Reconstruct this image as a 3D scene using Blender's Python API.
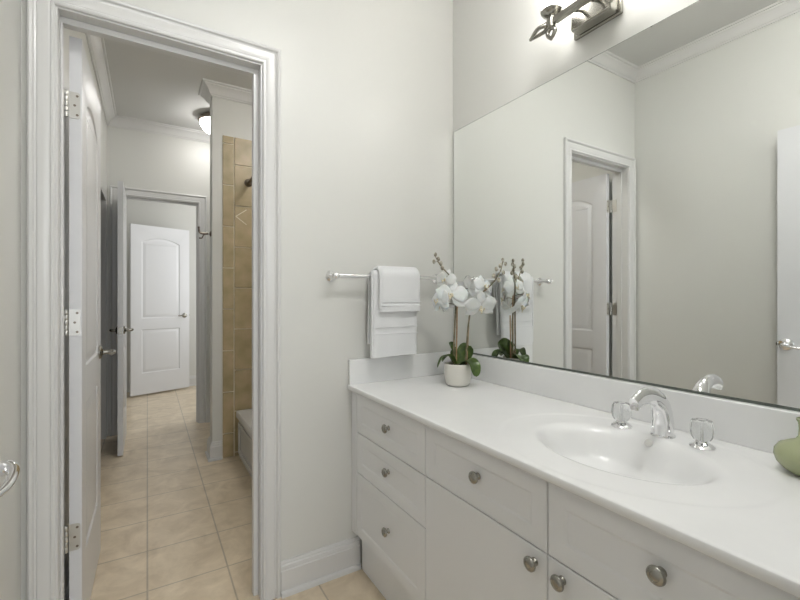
import bpy, bmesh, math, random
from mathutils import Vector, Matrix, noise
random.seed(7)
PI = math.pi
for o in list(bpy.data.objects): bpy.data.objects.remove(o)
S = bpy.context.scene
C = S.collection

# ------------------------------------------------------------------ camera, world, exposure
cam = bpy.data.cameras.new('camera'); co = bpy.data.objects.new('camera', cam); C.objects.link(co)
co.location = (0, 0, 1.21); co.rotation_euler = (PI/2, 0, -0.5454)
cam.sensor_width = 36; cam.lens = 416.4/800*36; cam.shift_y = -3.3/800; cam.clip_start = 0.02
S.camera = co
S.view_settings.view_transform = 'Standard'; S.view_settings.look = 'None'
S.view_settings.exposure = 0.38; S.view_settings.gamma = 1; S.view_settings.use_curve_mapping = False
W = bpy.data.worlds.new('world'); S.world = W; W.use_nodes = True
W.node_tree.nodes['Background'].inputs[0].default_value = (.80, .88, 1, 1)
W.node_tree.nodes['Background'].inputs[1].default_value = 1.0

def area(name, loc, rot, sx, sy, power, col=(1, 1, 1)):
    l = bpy.data.lights.new(name, 'AREA'); l.shape = 'RECTANGLE'; l.size = sx; l.size_y = sy
    l.energy = power; l.color = col
    o = bpy.data.objects.new(name, l); C.objects.link(o); o.location = loc; o.rotation_euler = rot
    return o
# added unseen fill lights: bedroom behind the camera, and side of the far room
area('bedroom_fill_light', (0.3, -2.9, 1.5), (PI/2, 0, 0), 1.9, 1.5, 38, (.95, .98, 1))
area('far_room_fill_light', (1.75, 5.35, 1.5), (PI/2, 0, PI/2), 1.1, 1.3, 16, (.97, .985, 1))

# ------------------------------------------------------------------ materials
def mat(name, col, rough=.5, metal=0, **kw):
    m = bpy.data.materials.new(name); m.use_nodes = True
    b = m.node_tree.nodes['Principled BSDF']
    b.inputs['Base Color'].default_value = (*col, 1); b.inputs['Roughness'].default_value = rough
    b.inputs['Metallic'].default_value = metal
    for k, v in kw.items():
        b.inputs[k.replace('_', ' ')].default_value = v
    return m
def nodes(m): return m.node_tree.nodes, m.node_tree.links, m.node_tree.nodes['Principled BSDF']
def bump(m, scale, strength, dist=.002, detail=3, kind='noise'):
    n, l, b = nodes(m)
    g = n.new('ShaderNodeNewGeometry'); t = n.new('ShaderNodeTexNoise'); t.inputs['Scale'].default_value = scale
    t.inputs['Detail'].default_value = detail
    l.new(g.outputs['Position'], t.inputs['Vector'])
    u = n.new('ShaderNodeBump'); u.inputs['Strength'].default_value = strength; u.inputs['Distance'].default_value = dist
    l.new(t.outputs[0], u.inputs['Height']); l.new(u.outputs[0], b.inputs['Normal'])
    return m
def mottle(m, c1, c2, scale, detail=4, lo=.35, hi=.65):
    n, l, b = nodes(m)
    g = n.new('ShaderNodeNewGeometry'); t = n.new('ShaderNodeTexNoise'); t.inputs['Scale'].default_value = scale
    t.inputs['Detail'].default_value = detail
    r = n.new('ShaderNodeValToRGB'); e = r.color_ramp.elements
    e[0].position = lo; e[0].color = (*c1, 1); e[1].position = hi; e[1].color = (*c2, 1)
    l.new(g.outputs['Position'], t.inputs['Vector']); l.new(t.outputs[0], r.inputs[0]); l.new(r.outputs[0], b.inputs['Base Color'])
    return m
M = {}
M['wall'] = bump(mat('wall_paint', (.685, .685, .652), .38), 260, .12, .001)
M['ceil'] = bump(mat('ceiling_paint', (.66, .66, .645), .7), 200, .1, .001)
M['trim'] = bump(mat('trim_paint', (.675, .672, .66), .28), 60, .01, .001)
M['door'] = bump(mat('door_paint', (.70, .705, .72), .3), 60, .04, .001)
M['cab'] = bump(mat('cabinet_paint', (.83, .835, .84), .3), 40, .03, .001)
M['dark'] = mat('gap_shadow_board', (.25, .25, .24), .8)
M['top'] = mottle(mat('cultured_marble', (.82, .82, .81), .24), (.87, .875, .87), (.835, .84, .835), 5)
M['chrome'] = bump(mat('chrome', (.86, .86, .87), .07, 1), 30, .02, .001)
M['nickel'] = bump(mat('satin_nickel', (.37, .36, .325), .24, 1), 300, .05, .0005)
M['hinge'] = bump(mat('hinge_steel', (.60, .59, .56), .38, 1), 300, .05, .0005)
M['bronze'] = bump(mat('bronze', (.20, .17, .14), .35, 1), 300, .05, .0005)
M['mirror'] = mat('mirror_silver', (.90, .915, .90), .0, 1)
M['unlit_wood'] = mottle(mat('unlit_closet_wood', (.12, .10, .06), .6), (.10, .085, .05), (.17, .14, .09), 14)  # wood brown kept dark to stand in for the closet's lack of light
M['edge'] = mat('mirror_edge', (.12, .14, .12), .3)
M['towel'] = bump(mat('terry_cotton', (.83, .84, .85), .95, Sheen_Weight=.3), 420, .9, .003, 2)
M['towelband'] = bump(mat('terry_woven_band', (.80, .81, .82), .8), 900, .3, .001, 2)
M['pot'] = bump(mat('cream_ceramic', (.78, .76, .70), .35), 60, .04, .001)
M['soil'] = mottle(mat('moss', (.08, .09, .04), .9), (.05, .06, .02), (.16, .15, .07), 90)
M['leaf'] = mottle(mat('orchid_leaf', (.06, .13, .03), .35), (.045, .085, .018), (.10, .16, .035), 40)
M['stem'] = mottle(mat('orchid_stem', (.18, .16, .09), .5), (.12, .12, .06), (.27, .22, .14), 60)
M['stake'] = mottle(mat('cane_stake', (.42, .27, .15), .6), (.36, .22, .12), (.5, .34, .2), 60)
M['petal'] = mottle(mat('orchid_petal', (.86, .86, .84), .55, Subsurface_Weight=.15), (.87, .87, .86), (.80, .81, .78), 30)
M['lip'] = mottle(mat('orchid_lip', (.75, .66, .32), .5), (.84, .82, .70), (.62, .50, .28), 150)
M['bud'] = mottle(mat('orchid_bud', (.45, .42, .33), .5), (.20, .17, .12), (.62, .60, .5), 90)
M['vase'] = mottle(mat('sage_glaze', (.36, .42, .22), .22), (.34, .37, .21), (.39, .42, .25), 12)
M['tub'] = mottle(mat('tub_acrylic', (.72, .72, .71), .2), (.73, .73, .72), (.70, .70, .69), 4)
M['crystal'] = mat('clear_acrylic', (.96, .97, .97), .05, 0, IOR=1.45, Transmission_Weight=.88)
M['wood'] = mottle(mat('bedroom_carpet', (.5, .45, .38), .9), (.46, .42, .36), (.55, .50, .42), 80)
def emit(name, col, s):
    m = mat(name, col, .5); n, l, b = nodes(m)
    b.inputs['Emission Color'].default_value = (*col, 1); b.inputs['Emission Strength'].default_value = s
    return m
M['shade'] = emit('lit_frosted_glass', (1, .985, .96), 11)
M['dome'] = emit('lit_dome_glass', (1, .98, .95), 15)
M['tub_fill_dome'] = emit('tub_fill_dome_glass', (1, .985, .96), 32)  # glow of the added fill dome over the tub
M['bath_fill_dome'] = emit('bath_fill_dome_glass', (1, .99, .98), 33)  # glow of the added overhead fill in the bathroom

def tile_floor():
    m = mat('travertine_floor_tile', (.55, .45, .33), .32); n, l, b = nodes(m)
    g = n.new('ShaderNodeNewGeometry'); mp = n.new('ShaderNodeMapping')
    mp.inputs['Location'].default_value = (.0, -.11, 0)
    l.new(g.outputs['Position'], mp.inputs['Vector'])
    br = n.new('ShaderNodeTexBrick'); br.offset = 0; br.squash = 1
    for k, v in (('Scale', 1), ('Mortar Size', .004), ('Mortar Smooth', .3), ('Brick Width', .308), ('Row Height', .315), ('Bias', 0)):
        br.inputs[k].default_value = v
    br.inputs['Color1'].default_value = (.76, .65, .495, 1); br.inputs['Color2'].default_value = (.71, .605, .455, 1)
    br.inputs['Mortar'].default_value = (.50, .43, .33, 1)
    l.new(mp.outputs[0], br.inputs['Vector'])
    t = n.new('ShaderNodeTexNoise'); t.inputs['Scale'].default_value = 7; t.inputs['Detail'].default_value = 8; t.inputs['Roughness'].default_value = .65
    t.inputs['Distortion'].default_value = .6
    l.new(g.outputs['Position'], t.inputs['Vector'])
    r = n.new('ShaderNodeValToRGB'); e = r.color_ramp.elements
    e[0].position = .3; e[0].color = (.80, .77, .73, 1); e[1].position = .7; e[1].color = (1.12, 1.13, 1.14, 1)
    l.new(t.outputs[0], r.inputs[0])
    x = n.new('ShaderNodeMix'); x.data_type = 'RGBA'; x.blend_type = 'MULTIPLY'; x.inputs[0].default_value = 1
    l.new(br.outputs['Color'], x.inputs[6]); l.new(r.outputs[0], x.inputs[7]); l.new(x.outputs[2], b.inputs['Base Color'])
    u = n.new('ShaderNodeBump'); u.inputs['Strength'].default_value = .5; u.inputs['Distance'].default_value = .0015; u.invert = True
    l.new(br.outputs['Fac'], u.inputs['Height']); l.new(u.outputs[0], b.inputs['Normal'])
    return m
M['floor'] = tile_floor()
M['walltile'] = mottle(mat('travertine_wall_tile', (.5, .36, .2), .35), (.36, .30, .16), (.54, .42, .26), 9, 7, .3, .7)
M['grout'] = mottle(mat('tile_grout', (.8, .75, .6), .8), (.78, .73, .58), (.84, .78, .64), 30)

# ------------------------------------------------------------------ mesh helpers
def B(): return bmesh.new()
def box(bm, x0, x1, y0, y1, z0, z1):
    v = [bm.verts.new((x, y, z)) for x in (x0, x1) for y in (y0, y1) for z in (z0, z1)]
    for f in ((0, 1, 3, 2), (4, 6, 7, 5), (0, 4, 5, 1), (2, 3, 7, 6), (0, 2, 6, 4), (1, 5, 7, 3)):
        bm.faces.new([v[i] for i in f])
    return bm
def frame_of(d):
    d = Vector(d).normalized(); a = Vector((0, 0, 1)) if abs(d.z) < .9 else Vector((1, 0, 0))
    u = d.cross(a).normalized(); return u, d.cross(u).normalized(), d
def lathe(bm, prof, c=(0, 0, 0), axis=(0, 0, 1), n=32, lobes=0, lobe=0):
    u, w, d = frame_of(axis); c = Vector(c); rings = []
    for r, h in prof:
        if r < 1e-6: rings.append([bm.verts.new(c+d*h)]); continue
        rings.append([bm.verts.new(c+d*h+(u*math.cos(a)+w*math.sin(a))*r*(1+lobe*math.cos(lobes*a)))
                      for a in (2*PI*k/n for k in range(n))])
    for a, b in zip(rings, rings[1:]):
        for k in range(n):
            q = (k+1) % n
            if len(a) == 1 and len(b) == 1: break
            if len(a) == 1: bm.faces.new((a[0], b[q], b[k]))
            elif len(b) == 1: bm.faces.new((a[k], a[q], b[0]))
            else: bm.faces.new((a[k], a[q], b[q], b[k]))
    if len(rings[0]) > 1: bm.faces.new(rings[0][::-1])
    if len(rings[-1]) > 1: bm.faces.new(rings[-1])
    return bm
def smooth_path(pts, n=6):
    P = [Vector(p) for p in pts]
    if len(P) < 3: return P
    out = []
    for i in range(len(P)-1):
        p0 = P[max(i-1, 0)]; p1 = P[i]; p2 = P[i+1]; p3 = P[min(i+2, len(P)-1)]
        for k in range(n):
            t = k/n
            out.append(.5*((2*p1)+(p2-p0)*t+(2*p0-5*p1+4*p2-p3)*t*t+(3*p1-p0-3*p2+p3)*t**3))
    out.append(P[-1]); return out
def tube(bm, pts, r, n=10, sm=0, flat=None, up=None):
    """r: number or list; flat=(a,b) scales of the section along side/up"""
    P = smooth_path(pts, sm) if sm else [Vector(p) for p in pts]
    m = len(P)
    if not isinstance(r, (list, tuple)): R = [r]*m
    else:
        R = []
        for i in range(m):
            t = i/(m-1)*(len(r)-1); k = min(int(t), len(r)-2); R.append(r[k]+(r[k+1]-r[k])*(t-k))
    rings = []; pu = None
    for i, p in enumerate(P):
        d = (P[min(i+1, m-1)]-P[max(i-1, 0)]).normalized()
        if up is not None: u = d.cross(Vector(up)).normalized()
        elif pu is None: u = frame_of(d)[0]
        else: u = (pu-d*pu.dot(d)).normalized()
        pu = u; w = d.cross(u)
        fa, fb = (1, 1)
        if flat:
            if isinstance(flat[0], (list, tuple)):
                t = i/(m-1)*(len(flat)-1); k = min(int(t), len(flat)-2); q = t-k
                fa = flat[k][0]*(1-q)+flat[k+1][0]*q; fb = flat[k][1]*(1-q)+flat[k+1][1]*q
            else: fa, fb = flat
        rings.append([bm.verts.new(p+(u*math.cos(a)*fa+w*math.sin(a)*fb)*R[i]) for a in (2*PI*k/n for k in range(n))])
    for a, b in zip(rings, rings[1:]):
        for k in range(n):
            q = (k+1) % n; bm.faces.new((a[k], a[q], b[q], b[k]))
    bm.faces.new(rings[0][::-1]); bm.faces.new(rings[-1])
    return bm
def ball(bm, c, r, sx=1, sy=1, sz=1):
    mt = Matrix.Translation(c) @ Matrix.Diagonal((r*sx, r*sy, r*sz, 1))
    bmesh.ops.create_uvsphere(bm, u_segments=16, v_segments=10, radius=1, matrix=mt); return bm
def ring(bm, poly, prof, closed=True):
    """moulding: poly = plan polygon (ccw = inside on the left); prof = (inset, z) pairs, closed section"""
    n = len(poly); P = [Vector((*p, 0)) for p in poly]; cols = []
    for i in range(n):
        pd = (P[i]-P[i-1]).normalized() if (closed or i > 0) else (P[1]-P[0]).normalized()
        nd = (P[(i+1) % n]-P[i]).normalized() if (closed or i < n-1) else pd
        a = Vector((-pd.y, pd.x, 0)); b = Vector((-nd.y, nd.x, 0))
        mv = (a+b); mv = mv/(mv.dot(a)) if mv.length > 1e-6 else a
        cols.append([bm.verts.new(P[i]+mv*q+Vector((0, 0, z))) for q, z in prof])
    k = len(prof)
    for i in range(n if closed else n-1):
        a = cols[i]; b = cols[(i+1) % n]
        for j in range(k): bm.faces.new((a[j], a[(j+1) % k], b[(j+1) % k], b[j]))
    if not closed: bm.faces.new(cols[0][::-1]); bm.faces.new(cols[-1])
    return bm

XF = {}
def obj(name, bm, m, parent=None, bevel=0, angle=35, subsurf=0, smooth=True):
    bmesh.ops.remove_doubles(bm, verts=bm.verts, dist=1e-6)
    bmesh.ops.recalc_face_normals(bm, faces=bm.faces)
    me = bpy.data.meshes.new(name); bm.to_mesh(me); bm.free()
    for p in me.polygons: p.use_smooth = smooth
    if smooth: me.set_sharp_from_angle(angle=math.radians(angle))
    me.materials.append(M[m] if isinstance(m, str) else m)
    o = bpy.data.objects.new(name, me); C.objects.link(o)
    if parent is not None:
        o.parent = parent; x = XF.get(parent, Matrix()); me.transform(x.inverted()); XF[o] = x
    if bevel:
        b = o.modifiers.new('bevel', 'BEVEL'); b.width = bevel; b.segments = 2; b.limit_method = 'ANGLE'; b.angle_limit = math.radians(40)
    if subsurf:
        s = o.modifiers.new('sub', 'SUBSURF'); s.levels = subsurf; s.render_levels = subsurf
    return o
def rebase(o):
    me = o.data; xs = [v.co for v in me.vertices]
    c = Vector(((min(v.x for v in xs)+max(v.x for v in xs))/2, (min(v.y for v in xs)+max(v.y for v in xs))/2, min(v.z for v in xs)))
    me.transform(Matrix.Translation(-c)); o.location = c; XF[o] = Matrix.Translation(c); return o
def tag(o, label=None, cat=None, group=None, kind=None):
    if label: o['label'] = label
    if cat: o['category'] = cat
    if group: o['group'] = group
    if kind: o['kind'] = kind
    return o
def thing(name, label, cat, loc, rz=0, group=None, kind=None):
    o = bpy.data.objects.new(name, None); C.objects.link(o); o.empty_display_size = .05
    o.location = loc; o.rotation_euler = (0, 0, rz); XF[o] = Matrix.Translation(loc) @ Matrix.Rotation(rz, 4, 'Z')
    return tag(o, label, cat, group, kind)
def local(parent, bm):
    """mesh was drawn in the thing's own frame: take it to the world so obj() brings it back"""
    bm.transform(XF[parent]); return bm
def struct(name, bm, m, label=None, cat=None, **k):
    o = obj(name, bm, m, **k); return tag(o, label, cat, kind='structure')

# ------------------------------------------------------------------ room dimensions (metres)
D = 1.70; T = 1.815            # end wall near / far face
R = 1.3456; RW = 1.3516        # mirror face / wall behind it
L = -.332; HL = -.30           # left wall of bathroom / hall
CB = 2.83; CH = 2.78           # ceilings
HD = 2.13                      # door head
OX0, OX1 = -.2446, .385        # opening in the end wall
FY = 4.41; FX0, FX1 = -.205, .415; FH = 2.10   # far doorway
BY = .10                       # wall behind the camera

# floor, ceilings
struct('floor', box(B(), -1.9, 1.9, -3.1, 6.45, -.08, 0), 'floor', 'beige square travertine tile floor running down the hall', 'floor')
struct('ceiling', box(B(), L-.12, RW+.12, BY-.12, T-.05, CB, CB+.08), 'ceil', 'grey painted ceiling over the bathroom', 'ceiling')
struct('ceiling_hall', box(B(), HL-.12, RW+.12, T-.049, FY+.12, CH, CH+.08), 'ceil', 'grey ceiling of the hall beyond the doorway', 'ceiling')
# end wall with doorway
bm = B(); jt = .018
box(bm, L-.1, OX0-jt, D, T, 0, CB); box(bm, OX1+jt, RW+.1, D, T, 0, CB); box(bm, OX0-jt, OX1+jt, D, T, HD+jt, CB)
struct('wall_front', bm, 'wall', 'pale greige end wall holding the towel rail and the doorway', 'wall')
struct('wall_left', box(B(), L-.1, L, BY, D, 0, CB), 'wall', 'plain greige left wall seen in the mirror', 'wall')
struct('wall_right', box(B(), RW, RW+.1, BY, D, 0, CB), 'wall', 'greige wall behind the mirror and vanity light', 'wall')
bm = B(); EX0, EX1 = -.243, .53
box(bm, L-.1, EX0-jt, BY-.12, BY, 0, CB); box(bm, EX1+jt, RW+.1, BY-.12, BY, 0, CB); box(bm, EX0-jt, EX1+jt, BY-.12, BY, HD+jt, CB)
struct('wall_back', bm, 'wall', 'greige wall with the entrance doorway behind the viewer', 'wall')
# hall walls
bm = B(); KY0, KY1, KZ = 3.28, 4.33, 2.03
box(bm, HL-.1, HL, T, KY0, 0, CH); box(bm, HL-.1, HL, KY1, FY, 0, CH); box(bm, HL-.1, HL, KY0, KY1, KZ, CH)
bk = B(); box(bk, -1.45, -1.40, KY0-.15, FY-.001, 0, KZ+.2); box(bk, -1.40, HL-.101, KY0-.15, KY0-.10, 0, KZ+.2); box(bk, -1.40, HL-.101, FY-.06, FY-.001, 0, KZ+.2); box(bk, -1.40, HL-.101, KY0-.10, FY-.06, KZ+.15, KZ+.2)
struct('wall_closet', bk, 'unlit_wood', 'wooden closet lining left of the far hallway door, brown darkened to look unlit', 'closet wall')
struct('wall_hall_left', bm, 'wall', 'greige left wall of the hall beside the open white door', 'wall')
struct('wall_hall_right', box(B(), RW, RW+.1, T, FY, 0, CH), 'wall', 'greige wall at the back of the bath alcove', 'wall')
bm = B()
box(bm, HL-.1, FX0-jt, FY, FY+.12, 0, CH); box(bm, FX1+jt, RW+.1, FY, FY+.12, 0, CH); box(bm, FX0-jt, FX1+jt, FY, FY+.12, FH+jt, CH)
struct('wall_hall_far', bm, 'wall', 'greige wall around the far doorway at the hall end', 'wall')
struct('wall_hall_partition', box(B(), .412, RW, 3.36, 3.50, 0, CH), 'wall', 'short partition wall edged with tan tile at the foot of the bath', 'wall')
# far room
bm = B(); FR = 6.32
box(bm, -1.9, 1.9, FR, FR+.1, 0, CH)
struct('wall_far_room_back', bm, 'wall', 'pale wall behind the arched panel door in the far room', 'wall')
struct('wall_far_room_left', box(B(), -1.9, -1.8, FY+.12, FR, 0, CH), 'wall', 'side wall of the far room, left', 'wall')
struct('wall_far_room_right', box(B(), 1.8, 1.9, FY+.12, FR, 0, CH), 'wall', 'side wall of the far room, right', 'wall')
struct('ceiling_far_room', box(B(), -1.9, 1.9, FY+.121, FR+.1, CH, CH+.08), 'ceil', 'ceiling of the far room', 'ceiling')
bm = B()
box(bm, -1.9, HL-.101, FY, FY+.119, 0, CH); box(bm, RW+.101, 1.9, FY, FY+.119, 0, CH)
struct('wall_far_room_front', bm, 'wall', 'wall of the far room beside its doorway', 'wall')
# bedroom behind the camera: unseen, added to let light in through the doorway
struct('wall_bedroom_left', box(B(), -1.9, -1.8, -3.0, BY-.12, 0, CB), 'wall', 'bedroom wall on the left behind the viewer', 'wall')
struct('wall_bedroom_right', box(B(), 1.8, 1.9, -3.0, BY-.12, 0, CB), 'wall', 'bedroom wall on the right behind the viewer', 'wall')
bm = B(); box(bm, -1.9, -.7, -3.1, -3.0, 0, CB); box(bm, 1.3, 1.9, -3.1, -3.0, 0, CB); box(bm, -.7, 1.3, -3.1, -3.0, 0, .7); box(bm, -.7, 1.3, -3.1, -3.0, 2.3, CB)
struct('wall_bedroom_back', bm, 'wall', 'bedroom wall behind the viewer, its window opening added to let light in', 'wall')
bm = B(); box(bm, -1.8, L-.101, BY-.12, BY, 0, CB); box(bm, RW+.101, 1.8, BY-.12, BY, 0, CB)
struct('wall_bedroom_front', bm, 'wall', 'bedroom wall beside the bathroom entrance', 'wall')
struct('ceiling_bedroom', box(B(), -1.9, 1.9, -3.1, BY-.121, CB, CB+.08), 'ceil', 'bedroom ceiling behind the viewer', 'ceiling')

# crown mouldings
def crown(z, s=1.0):
    p = [(0, 0), (0, -.088), (.010, -.088), (.014, -.078), (.020, -.074), (.030, -.052), (.046, -.030), (.060, -.020), (.062, -.012), (.074, -.010), (.078, 0)]
    return [(a*s, z-.0005+b*s) for a, b in p]
bm = B(); ring(bm, [(L, BY), (RW, BY), (RW, D), (L, D)], crown(CB, .84))
struct('trim_1', bm, 'trim', 'white crown moulding around the bathroom ceiling', 'moulding', angle=25)
bm = B(); ring(bm, [(HL, T), (RW, T), (RW, 3.36), (.412, 3.36), (.412, 3.50), (RW, 3.50), (RW, FY), (HL, FY)], crown(CH, .95))
struct('trim_2', bm, 'trim', 'white crown moulding around the hall ceiling and partition', 'moulding', angle=25)
# baseboards
bprof = [(0, 0), (0, .133), (.006, .133), (.009, .127), (.009, .121), (.014, .117), (.016, .108), (.016, .102), (.019, .099), (.019, .020), (.028, .017), (.031, .010), (.031, 0)]
def base(name, pts, label):
    bm = B(); ring(bm, pts, [(a, b+.0005) for a, b in bprof], closed=False)
    struct(name, bm, 'trim', label, 'baseboard', angle=25)
base('baseboard_front', [(.812, D), (.461, D)], 'white profiled baseboard between the doorway and the vanity')
base('baseboard_left', [(L, D-.02), (L, BY+.02)], 'white baseboard along the bathroom left wall')
base('baseboard_hall_left', [(HL, 3.20), (HL, T+.03)], 'white baseboard along the hall left wall')
base('baseboard_partition', [(.478, 3.36), (.412, 3.36), (.412, 3.50), (RW-.032, 3.50)], 'white baseboard wrapping the end of the partition wall')
base('baseboard_hall_far', [(RW-.032, FY), (.49, FY)], 'white baseboard right of the far doorway')
base('baseboard_far_room', [(1.79, FR), (-1.79, FR)], 'white baseboard in the far room')

# door frames: jamb, stop and mitred casing
cprof = [(0, 0), (0, .008), (.004, .011), (.010, .011), (.013, .008), (.017, .010), (.030, .012), (.044, .013), (.047, .010), (.052, .012), (.056, .019), (.062, .021), (.067, .019), (.070, .013), (.070, 0)]
def door_frame(n, x0, x1, zt, y0, y1, sides, stop_y, label, left_w=1.0, s=.011):
    t = thing('trim_%d' % n, label, 'door frame', ((x0+x1)/2, (y0+y1)/2, 0), kind='structure')
    bm = B()
    box(bm, x0-.0175, x0, y0, y1, 0, zt); box(bm, x1, x1+.0175, y0, y1, 0, zt); box(bm, x0-.0175, x1+.0175, y0, y1, zt, zt+.0175)
    obj('jamb', bm, 'trim', t)
    bm = B()
    box(bm, x0, x0+.007, stop_y, stop_y+.032, 0, zt-s); box(bm, x1-s, x1, stop_y, stop_y+.032, 0, zt-s); box(bm, x0, x1, stop_y, stop_y+.032, zt-s, zt)
    obj('door_stop', bm, 'trim', t, bevel=.002)
    for y, sg in sides:
        bm = B(); cols = []
        for w, th in cprof:
            w2 = w+.006; yy = y+sg*(th+.0005)
            cols.append([bm.verts.new(p) for p in ((x0-w2*left_w, yy, 0), (x0-w2*left_w, yy, zt+w2), (x1+w2, yy, zt+w2), (x1+w2, yy, 0))])
        k = len(cols)
        for i in range(k):
            a = cols[i]; b = cols[(i+1) % k]
            for j in range(3): bm.faces.new((a[j], a[j+1], b[j+1], b[j]))
        bm.faces.new([c[0] for c in cols]); bm.faces.new([c[3] for c in cols])
        obj('casing', bm, 'trim', t, angle=25)
    return t
door_frame(3, OX0, OX1, HD, D, T, ((D, -1), ), T-.072, 'white moulded casing and jamb around the near doorway', .95, .019)
door_frame(4, FX0, FX1, FH, FY, FY+.12, ((FY, -1), (FY+.12, 1)), FY+.04, 'white moulded casing around the far hall doorway')
door_frame(5, EX0, EX1, HD, BY-.12, BY, ((BY-.12, -1), ), BY-.08, 'white frame of the entrance doorway behind the viewer')

# ------------------------------------------------------------------ panel doors
def offset_loop(pts, d):
    n = len(pts); out = []
    for i in range(n):
        a = Vector(pts[i-1]); b = Vector(pts[i]); c = Vector(pts[(i+1) % n])
        e1 = (b-a).normalized(); e2 = (c-b).normalized(); n1 = Vector((-e1.y, e1.x)); n2 = Vector((-e2.y, e2.x))
        m = n1+n2; m = m/max(m.dot(n1), .3); out.append(tuple(b+m*d))
    return out
def leaf(w, h, t, arch=True):
    """two panel moulded door leaf: x 0..w, y 0..t, z 0..h"""
    bm = B(); st = min(.115, w*.175)
    def arch_loop(x0, x1, z0, z1, rise):
        p = [(x0, z0), (x1, z0), (x1, z1)]; n = 18
        for k in range(1, n):
            u = k/n; x = x1+(x0-x1)*u
            p.append((x, z1+rise*4*u*(1-u)))
        p.append((x0, z1)); return p
    loops = [arch_loop(st, w-st, .25, h*.385, 0) if False else [(st, .25), (w-st, .25), (w-st, h*.385), (st, h*.385)],
             arch_loop(st, w-st, h*.385+.125, h-.20,   .062 if arch else 0)]
    for side in (0, 1):
        y0 = 0 if side == 0 else t; s = 1 if side == 0 else -1
        edges = []
        rect = [bm.verts.new((x, y0, z)) for x, z in ((0, 0), (w, 0), (w, h), (0, h))]
        for i in range(4): edges.append(bm.edges.new((rect[i], rect[(i+1) % 4])))
        for lp in loops:
            prev = None; first = None
            for d, dep in ((0, 0), (.007, .002), (.012, .0075), (.020, .009), (.028, .007), (.045, .0015), (.050, .0012)):
                vs = [bm.verts.new((x, y0+s*dep, z)) for x, z in offset_loop(lp, d)]
                if prev is None:
                    for i in range(len(vs)): edges.append(bm.edges.new((vs[i], vs[(i+1) % len(vs)])))
                else:
                    for i in range(len(vs)):
                        j = (i+1) % len(vs); bm.faces.new((prev[i], prev[j], vs[j], vs[i]))
                prev = vs
            bm.faces.new(prev)
        bmesh.ops.triangle_fill(bm, edges=edges, use_beauty=True)
        if side == 0: r0 = rect
        else:
            for i in range(4):
                j = (i+1) % 4; bm.faces.new((r0[i], r0[j], rect[j], rect[i]))
    return bm
def lever(bm_list, x, y, z, face, direction, proj=.058, length=.10, droop=0.0, r=.031):
    """rose + lever in leaf frame. face: -1 on the y=0 side, +1 on far side; direction +-1 along x"""
    a, b = bm_list
    lathe(a, [(r, 0), (r, .004), (r*.9, .009), (r*.55, .013), (.012, .016), (.012, .02)], (x, y, z), (0, face, 0), 28)
    tube(b, [(x, y+face*.014, z), (x, y+face*(proj-.012), z), (x+direction*.008, y+face*proj, z), (x+direction*length*.5, y+face*(proj+.004), z+.002-droop*.3),
             (x+direction*length, y+face*(proj-.002), z-droop)], [.0105, .0105, .011, .009, .007, .006], 12, 5)
def make_door(n, loc, rz, w, h, label, handles, hinge_zs=(), t=.035, hinge_y=0, met='nickel'):
    d = thing('door_%d' % n, label, 'door', loc, rz, kind='structure')
    obj('leaf', local(d, leaf(w, h, t)), 'door', d, bevel=0, angle=20)
    for face, direction, proj in handles:
        hx = w-.062; y = -.0005 if face < 0 else t+.0005; hz = .945
        a, b = B(), B(); lever((a, b), hx, y, hz, face, direction, proj=proj)
        ro = obj('rose', local(d, a), met, d, angle=30)
        obj('lever', local(d, b), met, ro, angle=40)
    bm = B(); box(bm, w, w+.0015, t*.5-.012, t*.5+.012, .945-.028, .945+.028)
    box(bm, w+.001, w+.010, t*.5-.006, t*.5+.006, .945-.009, .945+.009)
    obj('latch', local(d, bm), met, d, bevel=.001)
    return d
# door 1: opened into the hall, hinge edge facing us
d1 = make_door(1, (-.197, 1.832, .008), PI/2-.012, .60, 2.108, 'open white panel door just inside the near doorway, hinges facing the viewer', ((-1, -1, .055), (1, -1, .045)))
def rounded_plate(bm, cx, cz, w, h, r, y0, y1, corners=(1, 1, 1, 1)):
    pts = []
    for (sx, sz, a0, on) in ((1, -1, -PI/2, corners[0]), (1, 1, 0, corners[1]), (-1, 1, PI/2, corners[2]), (-1, -1, PI, corners[3])):
        rr = r if on else .0005
        for k in range(6):
            a = a0+PI/2*k/5; pts.append((cx+sx*(w/2-rr)+rr*math.cos(a), cz+sz*(h/2-rr)+rr*math.sin(a)))
    v0 = [bm.verts.new((x, y0, z)) for x, z in pts]; v1 = [bm.verts.new((x, y1, z)) for x, z in pts]
    bm.faces.new(v0); bm.faces.new(v1[::-1])
    for i in range(len(pts)): bm.faces.new((v0[i], v0[(i+1) % len(pts)], v1[(i+1) % len(pts)], v1[i]))
for z in (1.877, 1.12, .372):
    bm = B()                              # leaf let into the hinge edge of the door (faces -y)
    rounded_plate(bm, -.2165, z, .031, .092, .009, 1.8295, 1.8322, (1, 1, 0, 0))
    hn = obj('hinge', bm, 'hinge', d1)
    bm = B()
    for q in range(5):
        lathe(bm, [(.0055, 0), (.0062, .001), (.0062, .0165), (.0055, .0175)], (-.2395, 1.8245, z-.045+q*.0182), (0, 0, 1), 14)
    obj('knuckle', bm, 'hinge', hn)
    bm = B()
    for k, (sx, sz) in enumerate(((.004, .033), (-.003, 0), (.004, -.033))):
        lathe(bm, [(.0042, 0), (.0042, .0006), (.002, .0009), (0, .0005)], (-.2135+sx, 1.8295, z+sz), (0, -1, 0), 12)
    obj('screw', bm, 'bronze', hn)
    bm = B(); box(bm, OX0+.0002, OX0+.0022, T-.034, T-.001, z-.045, z+.045)
    obj('jamb_leaf', bm, 'hinge', hn)
make_door(2, (-.192, 4.385, .008), -PI/2, .60, 2.075, 'white panel door swung open at the far hall doorway, seen edge-on', ((-1, -1, .045), (1, -1, .055)))
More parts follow.
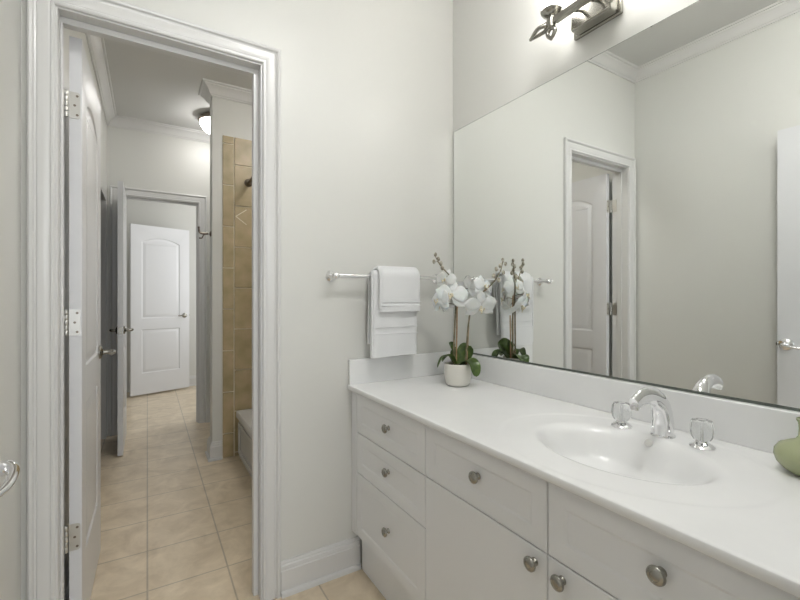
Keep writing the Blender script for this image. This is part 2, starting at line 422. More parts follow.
make_door(3, (-.170, 5.90, .022), math.radians(20.2), .685, 2.06, 'white arched two-panel door standing in the far room', ((-1, -1, .055), ))
make_door(4, (-.241, .112, .008), PI/2, .76, 2.105, 'white entrance door folded back along the left wall, seen in the mirror', ())
d4 = bpy.data.objects['door_4']
a, b = B(), B()
X0 = -.2415; YH = .835; ZH = .955
lathe(a, [(.034, 0), (.034, .004), (.031, .009), (.019, .014), (.0125, .018), (.0125, .024)], (X0, YH, ZH), (1, 0, 0), 32)
ro = obj('rose', a, 'chrome', d4, angle=30)
tube(b, [(X0+.018, YH, ZH), (X0+.045, YH, ZH), (X0+.064, YH-.003, ZH), (X0+.074, YH-.022, ZH-.003), (X0+.073, YH-.060, ZH-.010), (X0+.060, YH-.105, ZH-.012)],
     [.0115, .0115, .0115, .007, .0055, .0045], 16, 6)
obj('lever', b, 'chrome', ro, angle=60)

# ------------------------------------------------------------------ bath alcove seen through the doorway
bm = B(); ty0, ty1 = 3.348, 3.3595
box(bm, .481, RW-.001, ty1-.004, ty1, 0, 2.42)
tw = struct('wall_tile', bm, 'grout', 'tan travertine tiled wall at the foot of the bath', 'tiled wall')
bm = B(); th = .3115; zz = .012
k = 0; z = -.13
while z < 2.42:
    a0 = max(z+.0038, .003); a1 = min(z+th-.0038, 2.418)
    if a1-a0 > .02: box(bm, .4835, .5585, ty0, ty1-.004, a0, a1)
    z += th
z = .03-th
while z < 2.42:
    a0 = max(z+.0038, .003); a1 = min(z+th-.0038, 2.418)
    if a1-a0 > .02:
        for xa in (.5665, .5665+.3115, .5665+.623): box(bm, xa, min(xa+.3035, RW-.002), ty0, ty1-.004, a0, a1)
    z += th
t_ = obj('tile', bm, 'walltile', tw, bevel=.0015)
bm = B()
for z0 in (1.82,):      # diagonal cut joints in the tile field
    for q in (1, -1):
        v = [(.572, z0+.002*q), (.650, z0+.060*q), (.654, z0+.055*q), (.576, z0-.003*q)]
        a = [bm.verts.new((p, ty0-.0006, r_)) for p, r_ in v]; bb = [bm.verts.new((p, ty0+.001, r_)) for p, r_ in v]
        bm.faces.new(a); bm.faces.new(bb[::-1])
        for i in range(4): bm.faces.new((a[i], a[(i+1) % 4], bb[(i+1) % 4], bb[i]))
obj('diagonal_joint', bm, 'grout', tw)
bm = B(); box(bm, RW-.011, RW-.0005, T+.001, ty0-.001, 0, 2.42)
struct('wall_tile_side', bm, 'walltile', 'tan tiled long wall of the bath alcove', 'tiled wall')

tub = thing('bathtub', 'white alcove bathtub with panelled apron right of the hall floor', 'bathtub', (.94, 2.59, 0))
bm = B(); x0, x1, y0, y1, zt = .575, RW-.012, 1.835, ty0-.001, .345
def rrect(cx, cy, hx, hy, r, z, n=8):
    p = []
    for sx, sy, a0 in ((1, 1, 0), (-1, 1, PI/2), (-1, -1, PI), (1, -1, 3*PI/2)):
        for k in range(n+1):
            a = a0+PI/2*k/n; p.append((cx+sx*(hx-r)+r*math.cos(a), cy+sy*(hy-r)+r*math.sin(a), z))
    return p
cx, cy, hx, hy = (x0+x1)/2, (y0+y1)/2, (x1-x0)/2, (y1-y0)/2
secs = [(hx-.02, hy, .004, .002), (hx-.02, hy, .004, zt-.05), (hx, hy, .004, zt-.045), (hx, hy, .006, zt-.008), (hx-.006, hy-.004, .01, zt),
        (hx-.075, hy-.09, .16, zt), (hx-.085, hy-.10, .16, zt-.012), (hx-.11, hy-.15, .16, .12), (hx-.17, hy-.22, .12, .075)]
rings = [[bm.verts.new(p) for p in rrect(cx, cy, a, b_, r, z)] for a, b_, r, z in secs]
for a, b_ in zip(rings, rings[1:]):
    for i in range(len(a)): bm.faces.new((a[i], a[(i+1) % len(a)], b_[(i+1) % len(a)], b_[i]))
bm.faces.new(rings[0][::-1]); bm.faces.new(rings[-1])
obj('shell', bm, 'tub', tub, angle=40)
bm = B()                               # raised frame on the apron
ax = x0+.0195
for ya, yb, za, zb in ((y0+.02, y1-.02, .03, .062), (y0+.02, y1-.02, .235, .262), (y0+.02, y0+.06, .062, .235), (y1-.06, y1-.02, .062, .235)):
    box(bm, ax-.010, ax, ya, yb, za, zb)
obj('apron_frame', bm, 'tub', tub, bevel=.005)
bm = B(); lathe(bm, [(.022, 0), (.022, .003), (.008, .004)], (cx+.1, y1-.28, .076), (0, 0, 1), 20)
obj('drain', bm, 'chrome', tub)

rod = thing('curtain_rod', 'dark shower curtain rod meeting the tiled wall high up', 'curtain rod', (.665, 3.34, 2.06))
bm = B(); lathe(bm, [(.030, 0), (.030, .006), (.022, .012), (.018, .03), (.016, .034)], (.665, ty0-.0006, 2.085), (0, -1, 0), 24); obj('flange', bm, 'bronze', rod)
bm = B(); lathe(bm, [(.030, 0), (.030, .006), (.022, .012), (.018, .03), (.016, .034)], (.665, T+.0006, 2.085), (0, 1, 0), 24); obj('flange', bm, 'bronze', rod)
bm = B(); tube(bm, [(.665, ty0-.012, 2.085), (.665, T+.012, 2.085)], .0125, 16); obj('rod', bm, 'bronze', rod)

hk = thing('robe_hook', 'small dark metal robe hook on the end of the partition wall', 'hook', (.40, 3.43, 1.66))
bm = B(); lathe(bm, [(.021, 0), (.021, .004), (.015, .008), (.009, .011)], (.4115, 3.43, 1.685), (-1, 0, 0), 20); obj('base_plate', bm, 'bronze', hk)
bm = B(); tube(bm, [(.393, 3.43, 1.685), (.352, 3.43, 1.683), (.332, 3.43, 1.694), (.328, 3.43, 1.725)], [.008, .008, .0075, .006], 10, 4)
ball(bm, (.328, 3.43, 1.727), .008); tube(bm, [(.372, 3.43, 1.684), (.358, 3.43, 1.668), (.350, 3.43, 1.650), (.338, 3.43, 1.646)], .0045, 10, 4); ball(bm, (.336, 3.43, 1.647), .0065)
obj('prong', bm, 'bronze', hk)

def ceiling_dome(name, loc, label, m, r=.15, group=None):
    t = thing(name, label, 'ceiling light', loc, group=group); x, y, z = loc
    bm = B(); lathe(bm, [(r*.82, 0), (r*.86, -.008), (r*.98, -.020), (r*1.03, -.034), (r*1.03, -.046), (r*.97, -.052), (r*.9, -.05)], (x, y, z-.0006), (0, 0, 1), 48)
    obj('rim', bm, 'bronze', t)
    bm = B(); lathe(bm, [(r*.93*math.cos(a), -.052-.105*math.sin(a)) for a in (PI/2*k/12 for k in range(13))], (x, y, z), (0, 0, 1), 48)
    obj('glass_dome', bm, m, t)
    bm = B(); lathe(bm, [(.009, 0), (.009, -.008), (.006, -.016), (0, -.020)], (x, y, z-.1565), (0, 0, 1), 16)
    obj('finial', bm, 'bronze', t)
    return t
ceiling_dome('ceiling_light', (.525, 3.95, CH), 'lit white dome ceiling light with dark rim, half hidden by the hall partition', 'dome')
ceiling_dome('ceiling_light', (1.0, 2.2, CH), 'unseen dome light over the bathtub, added to brighten the open hall door', 'tub_fill_dome')  # added fill lamp for the alcove and hall door, hidden from view
ceiling_dome('ceiling_light', (.62, .45, CB), 'dome light added overhead out of frame to fill the bathroom', 'bath_fill_dome', .17)  # added overhead fill for the bathroom, out of frame

ceiling_dome('ceiling_light', (.6, 5.25, CH), 'unseen dome light added to brighten the far room beyond the second doorway', 'dome')  # added fill lamp for the far room, never in view

# ------------------------------------------------------------------ vanity cabinet
CX = .779; XC = .7585
van = thing('vanity_cabinet', 'long white bathroom vanity cabinet with round nickel knobs', 'vanity', (1.06, .9, 0))
bm = B(); box(bm, CX+.0195, RW-.001, BY+.002, D-.002, .17, .188)
box(bm, CX+.0195, RW-.001, BY+.002, BY+.02, .188, .7915); box(bm, CX+.0195, RW-.001, D-.02, D-.002, .188, .7915)
box(bm, RW-.019, RW-.001, BY+.02, D-.02, .188, .7915); box(bm, CX+.0195, CX+.0375, BY+.02, D-.02, .188, .7915)
box(bm, CX, CX+.0195, 1.649, D-.002, .17, .7915)
obj('body', bm, 'cab', van, bevel=.001)
bm = B(); box(bm, .815, .830, BY+.002, D-.032, .001, .1695); obj('toe_kick', bm, 'cab', van)
def front(name, y0, y1, z0, z1, fw, label=None, knobs=()):
    bm = B(); x1 = CX+.0190; x0 = CX; g = .0015
    y0 += g; y1 -= g; z0 += g; z1 -= g
    v = lambda x, y, z: bm.verts.new((x, y, z))
    def loop(d, x): return [v(x, y0+d, z0+d), v(x, y1-d, z0+d), v(x, y1-d, z1-d), v(x, y0+d, z1-d)]
    ls = [loop(0, x1), loop(0, x0+.002), loop(.002, x0)]
    if fw: ls += [loop(fw, x0), loop(fw+.003, x0+.0008), loop(fw+.008, x0+.0035), loop(fw+.011, x0+.0035)]
    for a, b in zip(ls, ls[1:]):
        for i in range(4): bm.faces.new((a[i], a[(i+1) % 4], b[(i+1) % 4], b[i]))
    bm.faces.new(ls[0][::-1]); bm.faces.new(ls[-1])
    f = obj(name, bm, 'cab', van, angle=15)
    for ky, kz, dep in knobs:
        bm = B()
        lathe(bm, [(.0095, 0), (.0095, .002), (.006, .005), (.0058, .009), (.0085, .012), (.0152, .0145), (.0170, .0175), (.0164, .021), (.0135, .0238), (.0085, .0255), (.0080, .0247), (.004, .0252), (0, .0255)],
              (x0+dep-.0003, ky, kz), (-1, 0, 0), 32)
        obj('knob', bm, 'nickel', f, angle=50)
    return f
Y1, Y2, Y3 = 1.647, 1.123, .637
front('drawer', Y2, Y1, .622, .792, .042, knobs=((1.372, .712, .0035),))
front('drawer', Y2, Y1, .449, .622, .042, knobs=((1.372, .5465, .0035),))
front('drawer', Y2, Y1, .173, .449, .042, knobs=((1.372, .322, .0035),))
front('drawer_front', Y3, Y2, .622, .792, .042, knobs=((.872, .714, .0035),))
front('drawer_front', .150, Y3, .622, .792, .042, knobs=((.392, .720, .0035),))
front('cabinet_door', Y3, Y2, .173, .622, 0, knobs=((.672, .588, 0),))
front('cabinet_door', .150, Y3, .173, .622, 0, knobs=((.596, .588, 0),))

# ------------------------------------------------------------------ worktop with integral basin
wt = thing('vanity_countertop', 'glossy white countertop with integral oval basin and low splashback', 'countertop', (1.05, .9, .793))
SX, SY, AX, AY = 1.040, .630, .160, .214
def ztop(x, y):
    s = math.hypot((x-SX)/AX, (y-SY)/AY); z = .8205
    s2 = math.hypot((x-SX+.0)/.262, (y-SY)/.325)
    if s2 < 1.02:
        q = min(max((1.02-s2)/.05, 0), 1); z -= .0015*q*q*(3-2*q)
    if s < 1.10:
        q = (1.10-s)/1.10                      # 0 at lip .. 1 at centre
        e = min(q/.36, 1); e = e*e*(3-2*e)
        z -= e*.014 + .100*(1-(1-q)**2.4)*e
    return z
bm = B(); nx, ny = 96, 262; g = {}
ya, yb = BY+.0015, D-.0015
def edge_x(i):
    t = i/nx; return XC+(RW-.0015-XC)*t
for i in range(nx+1):
    for j in range(ny+1):
        x = edge_x(i); y = ya+(yb-ya)*j/ny; g[i, j] = bm.verts.new((x, y, ztop(x, y)-(.0010 if i == 0 else 0)))
for i in range(nx):
    for j in range(ny): bm.faces.new((g[i, j], g[i+1, j], g[i+1, j+1], g[i, j+1]))
# front apron
pr = [(XC-.0008, .8182), (XC-.0012, .808), (XC+.0005, .801), (XC+.004, .7970), (XC+.012, .7935), (RW-.0015, .7935)]
cols = [[g[0, j] for j in range(ny+1)]]
rows = [[bm.verts.new((x, ya+(yb-ya)*j/ny, z)) for j in (0, ny)] for x, z in pr]
fv = [g[0, j] for j in range(ny+1)]
bm.faces.new(fv+[rows[0][1], rows[0][0]])
for a, b in zip(rows[:4], rows[1:5]): bm.faces.new((a[0], a[1], b[1], b[0]))
obj('top', bm, 'top', wt, angle=50)
bm = B(); box(bm, XC+.004, R-.001, BY+.002, D-.002, .793, .7942); 
# backsplash and side splash
bm.free()
bm = B(); box(bm, R-.0195, RW-.001, BY+.002, D-.0015, .8200, .9320); obj('backsplash', bm, 'top', wt, bevel=.003)
bm = B(); box(bm, XC+.003, R-.0200, D-.0195, D-.0015, .8200, .9320); obj('side_splash', bm, 'top', wt, bevel=.003)
bm = B(); lathe(bm, [(.024, 0), (.024, .002), (.018, .0035), (.012, .002), (0, .003)], (SX+.0, SY, ztop(SX, SY)-.0003), (0, 0, 1), 28)
obj('drain', bm, 'chrome', wt)
bm = B(); lathe(bm, [(.009, 0), (.011, .001), (.011, .002), (.006, .002)], (SX+.150, SY, ztop(SX+.150, SY)+.001), (-.8, 0, .6), 20)
obj('overflow', bm, 'chrome', wt)

# ------------------------------------------------------------------ faucet
fc = thing('faucet', 'chrome arched basin faucet with two clear crystal knobs', 'faucet', (1.24, .62, .8185))
zf = .8193
bm = B(); lathe(bm, [(.031, 0), (.031, .003), (.029, .006), (.027, .009)], (1.243, .620, zf), (0, 0, 1), 32)
tube(bm, [(1.243, .62, zf+.006), (1.241, .62, zf+.045), (1.230, .62, zf+.083), (1.205, .62, zf+.110), (1.170, .62, zf+.121), (1.132, .62, zf+.119), (1.100, .62, zf+.106)],
     [.0285, .0275, .0260, .0220, .0175, .0155, .0150], 28, 8, flat=[(1, 1), (1, 1), (1.02, .98), (1.15, .85), (1.4, .72), (1.45, .68), (1.3, .78)], up=(.0001, 1, 0))
obj('spout', bm, 'chrome', fc, angle=60)
bm = B(); lathe(bm, [(.011, 0), (.011, .010), (.009, .011), (.008, .008), (0, .008)], (1.103, .62, zf+.101), (-.15, 0, -1), 20); obj('aerator', bm, 'chrome', fc)
for x, y in ((1.222, .727), (1.230, .517)):
    bm = B(); lathe(bm, [(.0285, 0), (.0285, .003), (.026, .006), (.020, .010), (.0145, .014), (.0135, .018)], (x, y, zf), (0, 0, 1), 32)
    hb = obj('handle', bm, 'chrome', fc)
    bm = B(); lathe(bm, [(.0140, .0185), (.0200, .0220), (.0250, .0300), (.0272, .0420), (.0265, .0540), (.0250, .0640), (.0225, .0695), (.0210, .0702), (0, .0702)], (x, y, zf), (0, 0, 1), 48, 8, .04)
    kn = obj('crystal_knob', bm, 'crystal', hb, angle=25); kn['label'] = 'clear faceted crystal knob'
    bm = B(); lathe(bm, [(.0045, .0175), (.0045, .0690), (.0095, .0704), (.0095, .0720), (0, .0728)], (x, y, zf), (0, 0, 1), 20); obj('cap', bm, 'chrome', hb)

# ------------------------------------------------------------------ mirror
mi = thing('wall_mirror', 'large frameless mirror above the vanity splashback', 'mirror', (R, .9, .9335))
bm = B(); box(bm, R+.0003, RW-.0006, BY+.003, D-.0145, .9380, 2.0557); obj('glass_backing', bm, 'edge', mi)
bm = B(); v = [bm.verts.new(p) for p in ((R, BY+.005, .9400), (R, D-.0155, .9400), (R, D-.0155, 2.0540), (R, BY+.005, 2.0540))]
w = [bm.verts.new((R+.0002, a.co.y, a.co.z)) for a in v]
bm.faces.new(v); bm.faces.new(w[::-1])
for i in range(4): bm.faces.new((v[i], v[(i+1) % 4], w[(i+1) % 4], w[i]))
obj('mirror_glass', bm, 'mirror', mi, smooth=False)
bm = B(); box(bm, R-.002, R-.0010, BY+.003, D-.0145, .9330, .9380); box(bm, R-.001, RW-.001, BY+.003, D-.0145, .9330, .9375)
obj('bottom_channel', bm, 'edge', mi)

# ------------------------------------------------------------------ vanity light
vl = thing('vanity_light', 'nickel two-lamp vanity light with leaf finials above the mirror', 'wall light', (RW, .875, 2.16))
XB, ZB = 1.232, 2.168; YL = (.765, .990)
bm = B(); box(bm, RW-.014, RW-.0005, .796, .976, 2.150, 2.262); obj('wall_plate', bm, 'nickel', vl, bevel=.004)
bm = B(); box(bm, RW-.060, RW-.0145, .806, .956, 2.154, 2.256); obj('canopy_box', bm, 'nickel', vl, bevel=.006)
for y in (.845, .905):
    bm = B(); lathe(bm, [(.0065, 0), (.0065, .05)], (RW-.0625, y, 2.20), (-1, 0, -.28), 14)
    obj('stem', bm, 'nickel', vl)
bm = B(); box(bm, XB-.011, XB+.011, YL[0]+.016, YL[1]-.016, ZB-.011+.02, ZB+.011+.02); obj('crossbar', bm, 'nickel', vl, bevel=.002)
ZB += .02
for y, s in zip(YL, (-1, 1)):
    bm = B(); lathe(bm, [(.010, -.022), (.0155, -.018), (.0165, -.004), (.0165, .010), (.012, .015), (.012, .020), (.019, .022), (.030, .028), (.036, .036), (.037, .040), (.035, .040)], (XB, y, ZB), (0, 0, 1), 32)
    so = obj('lamp_holder', bm, 'nickel', vl)
    for ax in (0, 1):
        bm = B()                      # open leaf loops: one pointing outward, one hanging down
        if ax == 0:
            for sd in (-1, 1): tube(bm, [(XB, y+s*.014, ZB), (XB+sd*.015, y+s*.036, ZB-.003), (XB+sd*.013, y+s*.060, ZB-.006), (XB, y+s*.092, ZB-.012)], [.0078, .0078, .0072, .0058], 10, 5)
            ball(bm, (XB, y+s*.020, ZB), .012); ball(bm, (XB, y+s*.093, ZB-.012), .0065)
        else:
            for sd in (-1, 1): tube(bm, [(XB, y, ZB-.016), (XB, y+sd*.015, ZB-.030), (XB, y+sd*.012, ZB-.045), (XB, y, ZB-.058)], [.0078, .0078, .0072, .0058], 10, 5)
            ball(bm, (XB, y, ZB-.058), .0060)
        obj('leaf_finial', bm, 'nickel', so, angle=60)
    bm = B(); pr = [(.026, .038), (.030, .045), (.036, .060), (.043, .085), (.050, .115), (.058, .138), (.0555, .138), (.048, .115), (.040, .085), (.033, .060), (.027, .047), (0, .044)]
    lathe(bm, pr, (XB, y, ZB), (0, 0, 1), 40)
    obj('glass_shade', bm, 'shade', so, angle=60)

# ------------------------------------------------------------------ towel rail and towels
ZR, YR = 1.300, 1.637
tr = thing('towel_rail', 'chrome towel rail on the end wall above the vanity corner', 'towel rail', (.95, D, ZR))
bm = B(); tube(bm, [(.684, YR, ZR), (1.236, YR, ZR)], .0085, 18); obj('rail', bm, 'chrome', tr)
for x, s in ((.680, -1), (1.240, 1)):
    bm = B(); lathe(bm, [(.024, 0), (.024, .004), (.018, .010), (.012, .016), (.0095, .028), (.0095, .046), (.012, .050)], (x, D-.0005, ZR), (0, -1, 0), 28)
    ball(bm, (x, YR, ZR), .0155); lathe(bm, [(.012, 0), (.012, .008), (.015, .011), (.013, .015), (.006, .019), (.0085, .024), (.006, .029), (0, .031)], (x+s*.006, YR, ZR), (s, 0, 0), 24)
    obj('rail_post', bm, 'chrome', tr)
def towel(name, label, x0, x1, ri, th, zf_, zb_, bands, seed, folds=0):
    """folded towel hung over the rail. ri inner radius about rail axis; th thickness of the folded stack"""
    ro_ = ri+th; prof = []   # centre-line parameter: outer then inner, closed section in (y,z)
    def side(sign, rad, zend, n): return [(sign*rad, -(i/n)*(ZR-zend)) for i in range(n+1)]
    outer = [(-ro_, z) for _, z in reversed(side(-1, ro_, zf_, 26))]
    outer += [(ro_*math.cos(a), ro_*math.sin(a)) for a in (PI-PI*k/10 for k in range(1, 10))]
    outer += [(ro_, z) for _, z in side(1, ro_, zb_, 20)]
    inner = [(ri, z) for _, z in reversed(side(1, ri, zb_+.004, 20))]
    inner += [(ri*math.cos(a), ri*math.sin(a)) for a in (PI*k/10 for k in range(1, 10))]
    inner += [(-ri, z) for _, z in side(-1, ri, zf_+.004, 26)]
    prof = outer+inner; n = 22; bm = B(); secs = []
    for i in range(n+1):
        u = i/n; x = x0+(x1-x0)*u
        e = min(u, 1-u)*(x1-x0); rnd = max(0, 1-e/.008)**2    # rounded side edges
        vs = []
        for k, (yy, zz_) in enumerate(prof):
            is_out = k < len(outer); dy = 0
            zabs = ZR+zz_
            nz = noise.noise(Vector((x*9+seed, zabs*7, yy*12)))
            mid = (ri+th/2)
            if is_out:
                f = 1-rnd*.45*th/ro_
                yy2, zz2 = yy*f, zz_*(f if zz_ > 0 else 1)
                hang = min(max(-zz_, 0)/.12, 1)
                dy = -(.0025*nz+.0012*math.sin(x*55+seed))*hang if yy < 0 else .003*nz*hang
                if yy < 0:
                    for b0, b1 in bands:
                        if b0 < zabs < b1: dy += .0022
            else:
                yy2, zz2 = yy, zz_
            dx = .0035*noise.noise(Vector((seed, zabs*10, u*2)))+(.004*math.sin((ZR-zabs)*9+seed) if u in (0, 1) else 0)
            vs.append(bm.verts.new((x+dx, YR+yy2+dy, ZR+zz2+(.0035*noise.noise(Vector((x*16, seed, 0))) if zz_ < -.05 else 0))))
        secs.append(vs)
    for a, b_ in zip(secs, secs[1:]):
        for i in range(len(a)): bm.faces.new((a[i], a[(i+1) % len(a)], b_[(i+1) % len(a)], b_[i]))
    bm.faces.new(secs[0][::-1]); bm.faces.new(secs[-1])
    t = thing(name, label, 'towel', ((x0+x1)/2, YR, zf_))
    o = obj('cloth', bm, 'towel', t, angle=70)
    for j, (b0, b1) in enumerate(bands):
        bm = B()
        for q in (b0, b1):
            tube(bm, [(x0+.004+(x1-x0-.008)*i/10, YR-ro_-.0005+.002*math.sin(i*1.3+seed), q) for i in range(11)], .0022, 6)
        obj('woven_band', bm, 'towelband', t)
    # side layers: the fold lines of the stack
    bm = B()
    for q in (.33, .66):
        rr = ri+th*q
        tube(bm, [(x0-.0005, YR-rr, zf_+.012), (x0-.001, YR-rr, (zf_+ZR)/2), (x0-.0005, YR-rr, ZR), (x0-.0005, YR-rr*.5, ZR+rr*.84)], .0030, 6, 4)
    obj('folded_edge', bm, 'towel', t)
    return t
towel('bath_towel', 'folded white bath towel hanging low over the chrome rail', .838, 1.076, .0095, .019, .944, 1.00, ((1.045, 1.075),), 1.3)
towel('hand_towel', 'smaller folded white towel laid over the bath towel on the rail', .868, 1.079, .0335, .015, 1.145, 1.18, ((1.170, 1.188),), 4.1)

# ------------------------------------------------------------------ orchid
oc = thing('potted_orchid', 'white artificial orchid in a cream pot at the vanity corner', 'plant', (1.170, 1.4375, .8215), -.5454)
def lob(name, bm, m, parent, **k): return obj(name, local(oc, bm), m, parent, **k)
bm = B(); lathe(bm, [(.040, 0), (.048, .003), (.053, .012), (.0575, .035), (.0595, .065), (.0595, .094), (.0575, .0965), (.055, .094), (.054, .080), (0, .080)], (0, 0, 0), (0, 0, 1), 48)
pot = lob('pot', bm, 'pot', oc, angle=50)
bm = B(); lathe(bm, [(.0535, .0803), (.046, .088), (.02, .092), (0, .093)], (0, 0, 0), (0, 0, 1), 30)
for v in bm.verts: v.co.z += .003*noise.noise(v.co*90)
lob('moss', bm, 'soil', oc)
def leaf_strip(pts, width, fold=.25, roll=0):
    P = smooth_path(pts, 6); bm = B(); rows = []; n = len(P)
    for i, p in enumerate(P):
        t = i/(n-1); d = (P[min(i+1, n-1)]-P[max(i-1, 0)]).normalized()
        s = d.cross(Vector((0, 0, 1)));
        if s.length < .05: s = Vector((1, 0, 0))
        s.normalize(); s = Matrix.Rotation(roll, 3, d) @ s; nn = s.cross(d)
        w_ = width*(math.sin(PI*min(t*.93+.07, 1))**.55)*(1 if t < .99 else .3)
        rows.append([p+s*w_*q+nn*(abs(q)**1.5*w_*fold) for q in (-1, -.6, -.25, 0, .25, .6, 1)])
    for off in (0, -.0018):
        vv = [[bm.verts.new(q+Vector((0, 0, off))) for q in r] for r in rows]
        for a, b_ in zip(vv, vv[1:]):
            for k in range(6): bm.faces.new((a[k], a[k+1], b_[k+1], b_[k]))
        if off == 0: top = vv
    for a, b_ in ((0, 1),):
        for i in range(n-1):
            for k in (0, 6): bm.faces.new((top[i][k], top[i+1][k], vv[i+1][k], vv[i][k]))
        for i in (0, n-1):
            for k in range(6): bm.faces.new((top[i][k], top[i][k+1], vv[i][k+1], vv[i][k]))
    return bm
for pts, w_, fo, ro_ in (
        ([(-.010, 0, .090), (-.035, -.01, .128), (-.068, -.02, .124), (-.092, -.03, .082)], .021, .25, .2),
        ([(.005, .01, .090), (.022, .02, .135), (.036, .02, .165), (.043, .02, .182)], .026, .35, .9),
        ([(.012, -.01, .088), (.040, -.035, .112), (.062, -.055, .098), (.070, -.068, .050)], .034, .2, .1),
        ([(.0, .02, .088), (-.01, .045, .13), (-.02, .055, .165), (-.022, .058, .185)], .034, .2, .3),
        ([(.02, .02, .088), (.045, .04, .12), (.06, .05, .15), (.066, .052, .165)], .028, .2, .3),
        ([(-.005, .005, .090), (-.012, .015, .13), (-.018, .02, .155), (-.03, .02, .168)], .018, .3, -.7),
        ([(.0, .01, .088), (.02, .04, .118), (.05, .07, .120), (.075, .085, .088)], .026, .25, .1),
        ([(-.006, .005, .088), (-.02, .04, .12), (-.04, .065, .118), (-.06, .08, .09)], .022, .25, .0)):
    lob('leaf', leaf_strip(pts, w_, fo, ro_), 'leaf', oc, angle=80)
st1 = [(-.018, 0, .088), (-.016, 0, .20), (-.010, 0, .33), (-.010, 0, .41), (-.030, -.01, .470), (-.062, -.015, .508), (-.088, -.02, .540), (-.100, -.02, .565)]
st2 = [(.034, 0, .088), (.040, 0, .18), (.048, 0, .27), (.060, -.01, .345), (.090, -.02, .395), (.125, -.03, .425), (.158, -.035, .462), (.180, -.035, .500), (.190, -.035, .540)]
for p in (st1, st2):
    bm = B(); tube(bm, p, [.0042, .004, .0038, .0034, .0028, .0024, .0018], 10, 5); lob('stem', bm, 'stem', oc, angle=80)
bm = B(); tube(bm, [(-.006, .008, .086), (-.002, .008, .30), (-.002, .008, .448)], .0034, 8, 3); lob('stake', bm, 'stake', oc)
bm = B(); tube(bm, [(.040, .009, .086), (.052, .009, .300)], .0032, 8); lob('stake', bm, 'stake', oc)
for bx_, by_, bz_, r in ((-.100, -.02, .572, .0085), (-.088, -.024, .552, .009), (-.106, -.015, .542, .0085), (-.076, -.015, .534, .0095), (-.070, -.022, .514, .010),
                      (.190, -.035, .548, .0075), (.202, -.035, .530, .008), (.178, -.038, .523, .009), (.163, -.030, .508, .009), (.194, -.03, .493, .0085), (.150, -.04, .478, .010), (.172, -.04, .460, .009)):
    bm = B(); ball(bm, (bx_, by_, bz_), r, .85, .85, 1.15)
    q = min(st1+st2, key=lambda p: (Vector(p)-Vector((bx_, by_, bz_))).length)
    tube(bm, [q, ((bx_+q[0])/2, (by_+q[1])/2, (bz_+q[2])/2+.002), (bx_, by_, bz_)], .0013, 6)
    lob('bud', bm, 'bud', oc)
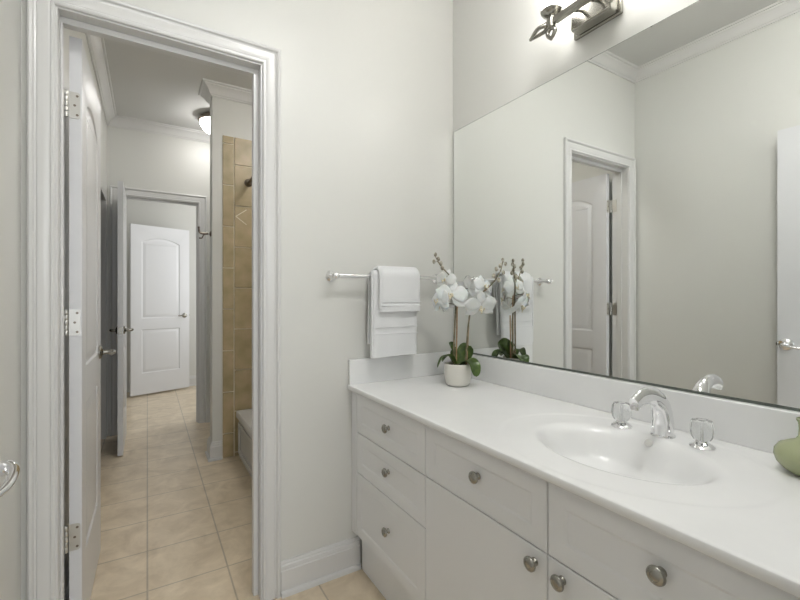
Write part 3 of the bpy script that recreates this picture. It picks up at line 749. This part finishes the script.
def flower(c, facing, size, twist=0, seed=0):
    """phalaenopsis: three sepals behind, two broad petals in front; facing = outward direction in local frame"""
    d = Vector(facing).normalized(); upv = Vector((0, 0, 1)); sx = upv.cross(d).normalized(); sz = d.cross(sx)
    Rm = Matrix((sx, d, sz)).transposed().to_4x4(); Rm = Matrix.Translation(c) @ Rm @ Matrix.Rotation(twist, 4, 'Y')
    bm = B()
    def petal(ang, ln, wd, back, cup):
        n, m_ = 9, 8; rows = []
        for i in range(n+1):
            t = i/n; hw = wd*(math.sin(PI*(.06+.90*t))**.62)*(.55+.6*t if t < .75 else 1.0)*.82
            row = []
            for k in range(m_+1):
                q = k/m_*2-1; x = q*hw; z = t*ln+(-.10*abs(q)*ln*t)
                y = back+cup*ln*(t*t*.9-.25*t)-.10*wd*(q*q)+.035*ln*noise.noise(Vector((q*2.2+seed, t*3, ang)))
                row.append(Vector((x*math.cos(ang)+z*math.sin(ang), y, -x*math.sin(ang)+z*math.cos(ang))))
            rows.append(row)
        f = [[bm.verts.new(p) for p in r] for r in rows]; b_ = [[bm.verts.new(p+Vector((0, -.0009, 0))) for p in r] for r in rows]
        for g_ in (f, b_):
            for a, c_ in zip(g_, g_[1:]):
                for k in range(m_): bm.faces.new((a[k], a[k+1], c_[k+1], c_[k]))
        for i in range(n):
            for k in (0, m_): bm.faces.new((f[i][k], f[i+1][k], b_[i+1][k], b_[i][k]))
        for i in (0, n):
            for k in range(m_): bm.faces.new((f[i][k], f[i][k+1], b_[i][k+1], b_[i][k]))
    for a in (0, 2.15, -2.15): petal(a, size*.98, size*.40, -.004, -.18)
    for a in (1.32, -1.32): petal(a, size*1.0, size*.66, .002, -.12)
    bm.transform(Rm); f = lob('flower', bm, 'petal', oc, angle=80)
    bm = B(); ball(bm, (0, .006, .002), size*.075, 1, 1.2, 1)
    for s in (-1, 1): tube(bm, [(0, .006, -.003), (s*size*.13, .013, -.008), (s*size*.12, .019, size*.07)], [size*.035, size*.045, size*.02], 8, 3)
    tube(bm, [(0, .006, -.004), (0, .015, -size*.18), (0, .018, -size*.32)], [size*.05, size*.07, size*.02], 8, 3, flat=(1, .5))
    bm.transform(Rm); li = lob('lip', bm, 'lip', f, angle=80)
for c, fc_, sz_, tw_ in (
        ((-.034, -.045, .395), (-.30, -1, .25), .076, .1), ((-.084, -.012, .372), (-.95, -.5, .1), .068, -.2),
        ((-.056, -.010, .462), (-.65, -.8, .25), .056, .15), ((-.066, .030, .350), (-.8, .3, -.2), .054, .1),
        ((.092, -.050, .345), (.15, -1, -.55), .076, -.1), ((.112, -.025, .432), (.65, -.8, .35), .062, .2),
        ((.050, .030, .425), (.2, 1, .1), .060, .0), ((.000, .045, .380), (.0, 1, .0), .060, .2)):
    flower(c, fc_, sz_, tw_, seed=c[0]*100)
    q = min([tuple(v) for v in smooth_path(st1, 4)+smooth_path(st2, 4)], key=lambda p: (Vector(p)-Vector(c)).length)
    bm = B(); mid = (Vector(q)+Vector(c))/2+Vector((0, .003, .006)); e = Vector(c)-Vector(fc_).normalized()*.006
    tube(bm, [q, mid, e], .0015, 6, 4); lob('flower_stalk', bm, 'stem', oc)

# ------------------------------------------------------------------ vase
bm = B(); lathe(bm, [(.028, 0), (.034, .002), (.046, .010), (.056, .022), (.0605, .036), (.0595, .048), (.052, .060), (.038, .068), (.0245, .074), (.0195, .082), (.0185, .098), (.0195, .112), (.0225, .118), (.0225, .121), (.0190, .121), (.0165, .112), (.0155, .09), (0, .085)],
                (1.235, .312, .8208), (0, 0, 1), 56)
v_ = rebase(obj('vase', bm, 'vase', angle=60)); tag(v_, 'squat sage green ceramic bottle vase at the right end of the countertop', 'vase')
